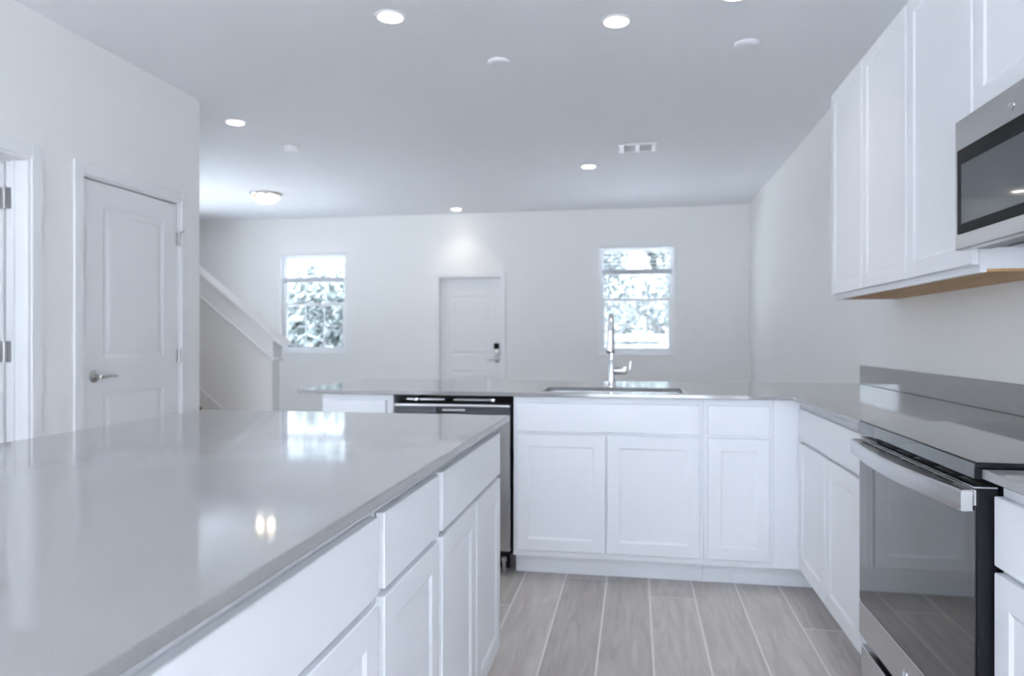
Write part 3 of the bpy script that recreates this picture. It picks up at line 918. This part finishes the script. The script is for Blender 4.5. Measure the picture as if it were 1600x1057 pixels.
# ------------------------------------------------------------------ wall cabinets and microwave (fronts face -x)
UX = 1.010; UZ0, UZ1 = 1.376, 2.444
def wall_cabinet(label, y0, y1, z0, z1, splits, xf=UX, bottom=True):
    t = thing('wall_cabinet', label, 'cabinet', ((xf+XR)/2, (y0+y1)/2, z0), 'white wall cabinets over the counter')
    b = MB(); p = .015; xb = XR-.0008
    zs = z0+(.0105 if bottom else 0)
    b.box(xf+.0185, xb, y0, y0+p, zs, z1).box(xf+.0185, xb, y1-p, y1, zs, z1).box(xf, xf+.0185, y0, y0+p, z0, z1).box(xf, xf+.0185, y1-p, y1, z0, z1).box(xf, xb, y0+p, y1-p, z1-p, z1).box(xb-.006, xb, y0+p, y1-p, z0+.012, z1-p)
    s = .036
    b.box(xf, xf+.018, y0+p, y0+s, z0, z1-p).box(xf, xf+.018, y1-s, y1-p, z0, z1-p)
    b.box(xf, xf+.018, y0+s, y1-s, z0, z0+s).box(xf, xf+.018, y0+s, y1-s, z1-s, z1-p)
    for a in splits[1:-1]: b.box(xf, xf+.018, a-.02, a+.02, z0+s, z1-s)
    obj('carcass', b, 'cabinet', t)
    if bottom:
        obj('wood_underside', MB().box(xf+.019, xb, y0, y1, z0+.0015, z0+.010), 'raw_wood', t)
    for a, c in zip(splits[:-1], splits[1:]):
        w = c-a-.016; h = z1-z0-.045
        Mx = Matrix.Translation((xf-.0012, c-.008, z0+.024)) @ Matrix.Rotation(-PI/2, 4, 'Z')
        obj('door', place(shaker(w, h), Mx), 'cabinet', t)
    return t
wall_cabinet('single-door white wall cabinet at the far left end of the row', 3.362, 3.86, UZ0, UZ1, [3.362, 3.86])
wall_cabinet('two-door white wall cabinet left of the microwave', 2.312, 3.361, UZ0, UZ1, [2.312, 2.836, 3.361])
wall_cabinet('short white wall cabinet above the microwave', 1.556, 2.311, 1.826, UZ1, [1.556, 1.934, 2.311], bottom=False)

def microwave():
    xf, y0, y1, z0, z1 = .940, 1.556, 2.308, 1.440, 1.824
    t = thing('microwave', 'stainless over-the-range microwave hung under the short wall cabinet', 'microwave', (1.12, (y0+y1)/2, z0))
    obj('body', MB().box(xf+.04, XR-.001, y0+.003, y1-.003, z0+.008, z1-.001, .003), 'dark_plastic', t)
    d = obj('door', MB().box(xf, xf+.039, y0, y1, z0, z1-.002, .004, 2), 'steel', t)
    obj('door_glass', MB().box(xf-.003, xf-.0002, y0+.006, y1-.022, z0+.045, z1-.092, .001), 'black_border', d)
    obj('window_glass', MB().box(xf-.0045, xf-.0032, y0+.19, y1-.052, z0+.072, z1-.138, .0005), 'mesh_glass', d)
    # tall handle bar along the left edge
    badge(d, xf, 1.985, 1.772, .013)
    u = MB()
    u.box(xf+.03, xf+.085, y0+.03, y1-.03, z0+.0015, z0+.0075, .001)
    obj('vent_grille', u, 'dark_plastic', t)
    for yy in (y0+.16, y1-.16):
        obj('grease_filter', MB().box(xf+.12, XR-.05, yy-.11, yy+.11, z0+.0025, z0+.0075, .001), 'hinge', t)
    obj('lamp_cover', MB().box(xf+.09, xf+.115, y0+.25, y1-.25, z0+.002, z0+.0075, .001), 'black', t)
microwave()

# ------------------------------------------------------------------ ceiling fixtures
def px_ceil(px, py):
    d = 1104.8*(ZC-CAM_H)/(528.5-py); k = (px-800)/1104.8; r = k*d
    return (r*math.cos(YAW)-d*math.sin(YAW), r*math.sin(YAW)+d*math.cos(YAW), ZC)
def lamp_light(name, loc, w, size=.11, shape='DISK'):
    l = bpy.data.lights.new(name, 'AREA'); l.shape = shape; l.size = size; l.energy = w; l.color = LAMP_COL
    l.spread = math.radians(100)
    o = bpy.data.objects.new(name, l); o.location = loc; COL.objects.link(o)
    o.visible_camera = True
    return o
def downlight():
    t = thing('downlight', '', 'ceiling light', (0, 0, ZC), 'recessed ceiling downlights')
    z = ZC
    obj('trim_ring', MB().lathe([(.060, -.001), (.060, -.006), (.072, -.007), (.077, -.0035), (.077, -.0005)], 40, Matrix.Translation((0, 0, z)), False, False), 'white_plastic', t)
    obj('lens', MB().lathe([(.0598, -.002), (.055, -.0045), (.03, -.006)], 40, Matrix.Translation((0, 0, z)), False, True), 'lens', t)
    return t
spots = [((610, 26), 'bright recessed downlight upper left of the two nearest the viewer'),
         ((963, 33), 'bright recessed downlight upper right of the two nearest the viewer'),
         ((368, 191), 'recessed downlight near the end of the closet wall'),
         ((920, 260), 'recessed downlight just left of the ceiling vent'),
         ((713, 327), 'small far recessed downlight over the front door'),
         ((1150, -10), 'recessed downlight cut by the top picture edge near the wall cabinets')]
first = None
for (p, lab) in spots:
    loc = px_ceil(*p)
    if first is None:
        first = downlight(); first.location = loc; o = first
    else:
        o = copy_thing(first, loc)
    o['label'] = lab
    lamp_light('downlight_beam', (loc[0], loc[1], ZC-.012), LAMP_W)

def dome_light():
    x, y, _ = px_ceil(415, 303)
    t = thing('dome_light', 'flush-mount glass bowl ceiling light near the staircase', 'ceiling light', (x, y, ZC))
    T = Matrix.Translation((x, y, ZC))
    obj('canopy', MB().lathe([(.165, -.0005), (.165, -.012), (.158, -.022), (.150, -.024)], 40, T, False, True), 'nickel', t)
    prof = [(.150*math.cos(a), -.025-.085*math.sin(a)) for a in [PI/2*k/10 for k in range(10)]]+[(.004, -.110)]
    obj('glass_bowl', MB().lathe(prof, 40, T, False, True), 'bowl', t)
    for s in (-1, 1):
        b = MB().tube([(x+s*.02, y, ZC-.05), (x+s*.04, y, ZC-.052), (x+s*.07, y, ZC-.052), (x+s*.092, y, ZC-.052), (x+s*.102, y, ZC-.052)], [.012, .014, .026, .022, .008], 14)
        obj('bulb', b, 'bulb', t)
        l = bpy.data.lights.new('bulb_light', 'POINT'); l.energy = 0.22; l.color = (1.0, .90, .78); l.shadow_soft_size = .03
        lo = bpy.data.objects.new('bulb_light', l); lo.location = (x+s*.065, y, ZC-.082); COL.objects.link(lo)
dome_light()
def cover(px, py, r, label):
    x, y, _ = px_ceil(px, py)
    t = thing('ceiling_cover', label, 'ceiling cover', (x, y, ZC), 'blank ceiling cover plates')
    T = Matrix.Translation((x, y, ZC))
    obj('cover_rim', MB().lathe([(r, -.0005), (r, -.009), (r*.92, -.013), (r*.86, -.013)], 36, T, False, True), 'ceiling', t)
    obj('cover_disc', MB().lathe([(r*.84, -.0132), (r*.80, -.016), (r*.3, -.018)], 36, T, False, True), 'ceiling', t)
cover(779, 96, .06, 'round white ceiling cover between the two nearest downlights')
cover(1167, 68, .065, 'round white ceiling cover closest to the wall cabinets')
def smoke():
    x, y, _ = px_ceil(455, 229)
    t = thing('smoke_detector', 'small white smoke detector on the ceiling near the closet corner', 'smoke detector', (x, y, ZC))
    T = Matrix.Translation((x, y, ZC))
    obj('base_plate', MB().lathe([(.062, -.0005), (.062, -.010), (.058, -.012)], 36, T, False, True), 'white_plastic', t)
    obj('housing', MB().lathe([(.054, -.0125), (.052, -.032), (.043, -.042), (.02, -.044)], 36, T, False, True), 'white_plastic', t)
smoke()
def vent():
    x, y, _ = px_ceil(996, 230)
    t = thing('ceiling_vent', 'white rectangular air vent on the ceiling right of a downlight', 'air vent', (x, y, ZC))
    w, h = .30, .25
    f = MB()
    for a, b in ((-w/2, -w/2+.042), (-.018, .018), (w/2-.042, w/2)): f.box(x+a, x+b, y-h/2, y+h/2, ZC-.012, ZC-.0005, .003)
    for a, b in ((-h/2, -h/2+.02), (h/2-.02, h/2)):
        f.box(x-w/2+.042, x-.018, y+a, y+b, ZC-.010, ZC-.0005).box(x+.018, x+w/2-.042, y+a, y+b, ZC-.010, ZC-.0005)
    obj('frame', f, 'white_plastic', t)
    s = MB()
    for x0, x1 in ((x-w/2+.042, x-.018), (x+.018, x+w/2-.042)):
        for k in range(9):
            yy = y-h/2+.03+k*(h-.06)/8
            s.add([(x0, yy-.008, ZC-.010), (x1, yy-.008, ZC-.010), (x1, yy+.006, ZC-.001), (x0, yy+.006, ZC-.001),
                   (x0, yy-.008, ZC-.0085), (x1, yy-.008, ZC-.0085), (x1, yy+.006, ZC-.0005), (x0, yy+.006, ZC-.0005)],
                  [(0, 1, 2, 3), (7, 6, 5, 4), (0, 4, 5, 1), (2, 6, 7, 3), (1, 5, 6, 2), (0, 3, 7, 4)])
    obj('louvres', s, 'white_plastic', t)
vent()

# ------------------------------------------------------------------ outside the front windows
g = MB().box(-40, 40, YB+W+.01, 70, -.5, -.25)
struct('added_front_ground', g, 'bounce_front')  # added ground, reflects sunlight up to the ceiling by the windows
g = MB().box(-40, XO-W-.01, YR-W, YB+W, -.5, -.25)
struct('added_side_ground', g, 'side')  # unseen ground, added to bounce sunlight through the side window
g = MB().box(-40, 40, -50, YR-W-.01, -.5, -.25)
struct('added_rear_ground', g, 'bounce_rear')  # unseen ground, added to bounce sunlight through the rear opening
g = MB().box(XR+W+.01, 40, YR-W, YB+W, -.5, -.25)
struct('added_right_ground', g, 'bounce_right')  # unseen ground, added to bounce sunlight through the right window
def foliage(blobs, n, size, rnd):
    mb = MB()
    for (cx, cy, cz, r) in blobs:
        for _ in range(n):
            d = Vector((rnd.gauss(0, 1), rnd.gauss(0, 1), rnd.gauss(0, 1))).normalized()*r*(rnd.random()**.45)
            p = Vector((cx, cy, cz))+Vector((d.x, d.y, d.z*.8))
            a = Vector((rnd.gauss(0, 1), rnd.gauss(0, 1), rnd.gauss(0, 1))).normalized()
            b = a.orthogonal().normalized(); c = a.cross(b)
            s = size*rnd.uniform(.6, 1.3)
            mb.add([p-b*s, p+c*s*.5, p+b*s, p-c*s*.5], [(0, 1, 2, 3)])
    return mb
def tree(label, x, y, h, spread, leaf, seed, n=900, low=.35, nb=9, size=.13, name='tree'):
    rnd = random.Random(seed)
    t = thing(name, label, 'tree', (x, y, -.25), 'trees outside the front windows')
    tr = MB().tube([(x, y, -.25), (x+.1, y, h*.3), (x-.05, y+.1, h*.55), (x+.1, y, h*.8)], [h*.02, h*.016, h*.012, h*.005], 10)
    blobs = []
    for k in range(nb):
        a = rnd.uniform(0, 2*PI); r = spread*rnd.uniform(.2, .75); z = h*rnd.uniform(low, .95)
        bx, by = x+r*math.cos(a), y+r*math.sin(a)
        blobs.append((bx, by, z, spread*rnd.uniform(.28, .5)))
        tr.tube([(x, y, max(.2, z-h*.22)), ((x+bx)/2, (y+by)/2, z-h*.06), (bx, by, z)], [h*.008, h*.005, h*.002], 6)
    obj('trunk', tr, 'bark', t)
    obj('foliage', foliage(blobs, n, size, rnd), leaf, t)
tree('tall spreading tree seen through the top of the left window', -7.2, 17.5, 7.5, 3.2, 'leaf_a', 1, 700, .42, 9, .085)
tree('low rounded grey-green tree seen low in the left window', -10.2, 23.5, 3.9, 2.4, 'leaf_a', 2, 1500, .25, 8, .10)
tree('dense tree filling the left of the right window', -1.2, 19, 7.0, 2.6, 'leaf_b', 3, 1500, .25, 11, .085)
tree('tree with open crown seen right in the right window', 2.3, 21, 6.5, 2.3, 'leaf_a', 4, 800, .30, 8, .085)
tree('slender tree far behind the white fence in the right window', .6, 24, 8, 2.6, 'leaf_b', 5, 1100, .3, 9, .10)
def fence():
    y = 15.5
    t = thing('rail_fence', 'white rail fence outside, low in the right window', 'fence', (.3, y, -.25))
    for k in range(7):
        x = -3.0+k*1.1
        obj('post', MB().box(x-.07, x+.07, y, y+.12, -.25, 1.32, .01), 'fence', t)
    for z0, z1 in ((1.10, 1.26), (.90, 1.04), (.66, .82), (.42, .58)):
        obj('rail', MB().box(-3.1, 3.7, y-.03, y-.001, z0, z1, .005), 'fence', t)
fence()
def hedge(label, x0, x1, y, h, leaf, seed, n):
    rnd = random.Random(seed)
    t = thing('hedge', label, 'hedge', ((x0+x1)/2, y, -.25))
    blobs = [(x0+(x1-x0)*(k+.5)/14, y+rnd.uniform(-.4, .4), h*rnd.uniform(.3, .6), h*rnd.uniform(.42, .6)) for k in range(14)]
    obj('foliage', foliage(blobs, n, .22, rnd), leaf, t)
    for k in range(14):
        obj('stem', MB().tube([(blobs[k][0], y, -.25), (blobs[k][0], y, h*.5)], [.06, .02], 6), 'bark', t)
hedge('long pale hedge far beyond the white fence in the right window', -6, 8, 30, 3.2, 'leaf_b', 21, 700)
hedge('long grey-green hedge far off in the left window', -24, -8.5, 31, 3.4, 'leaf_a', 22, 700)
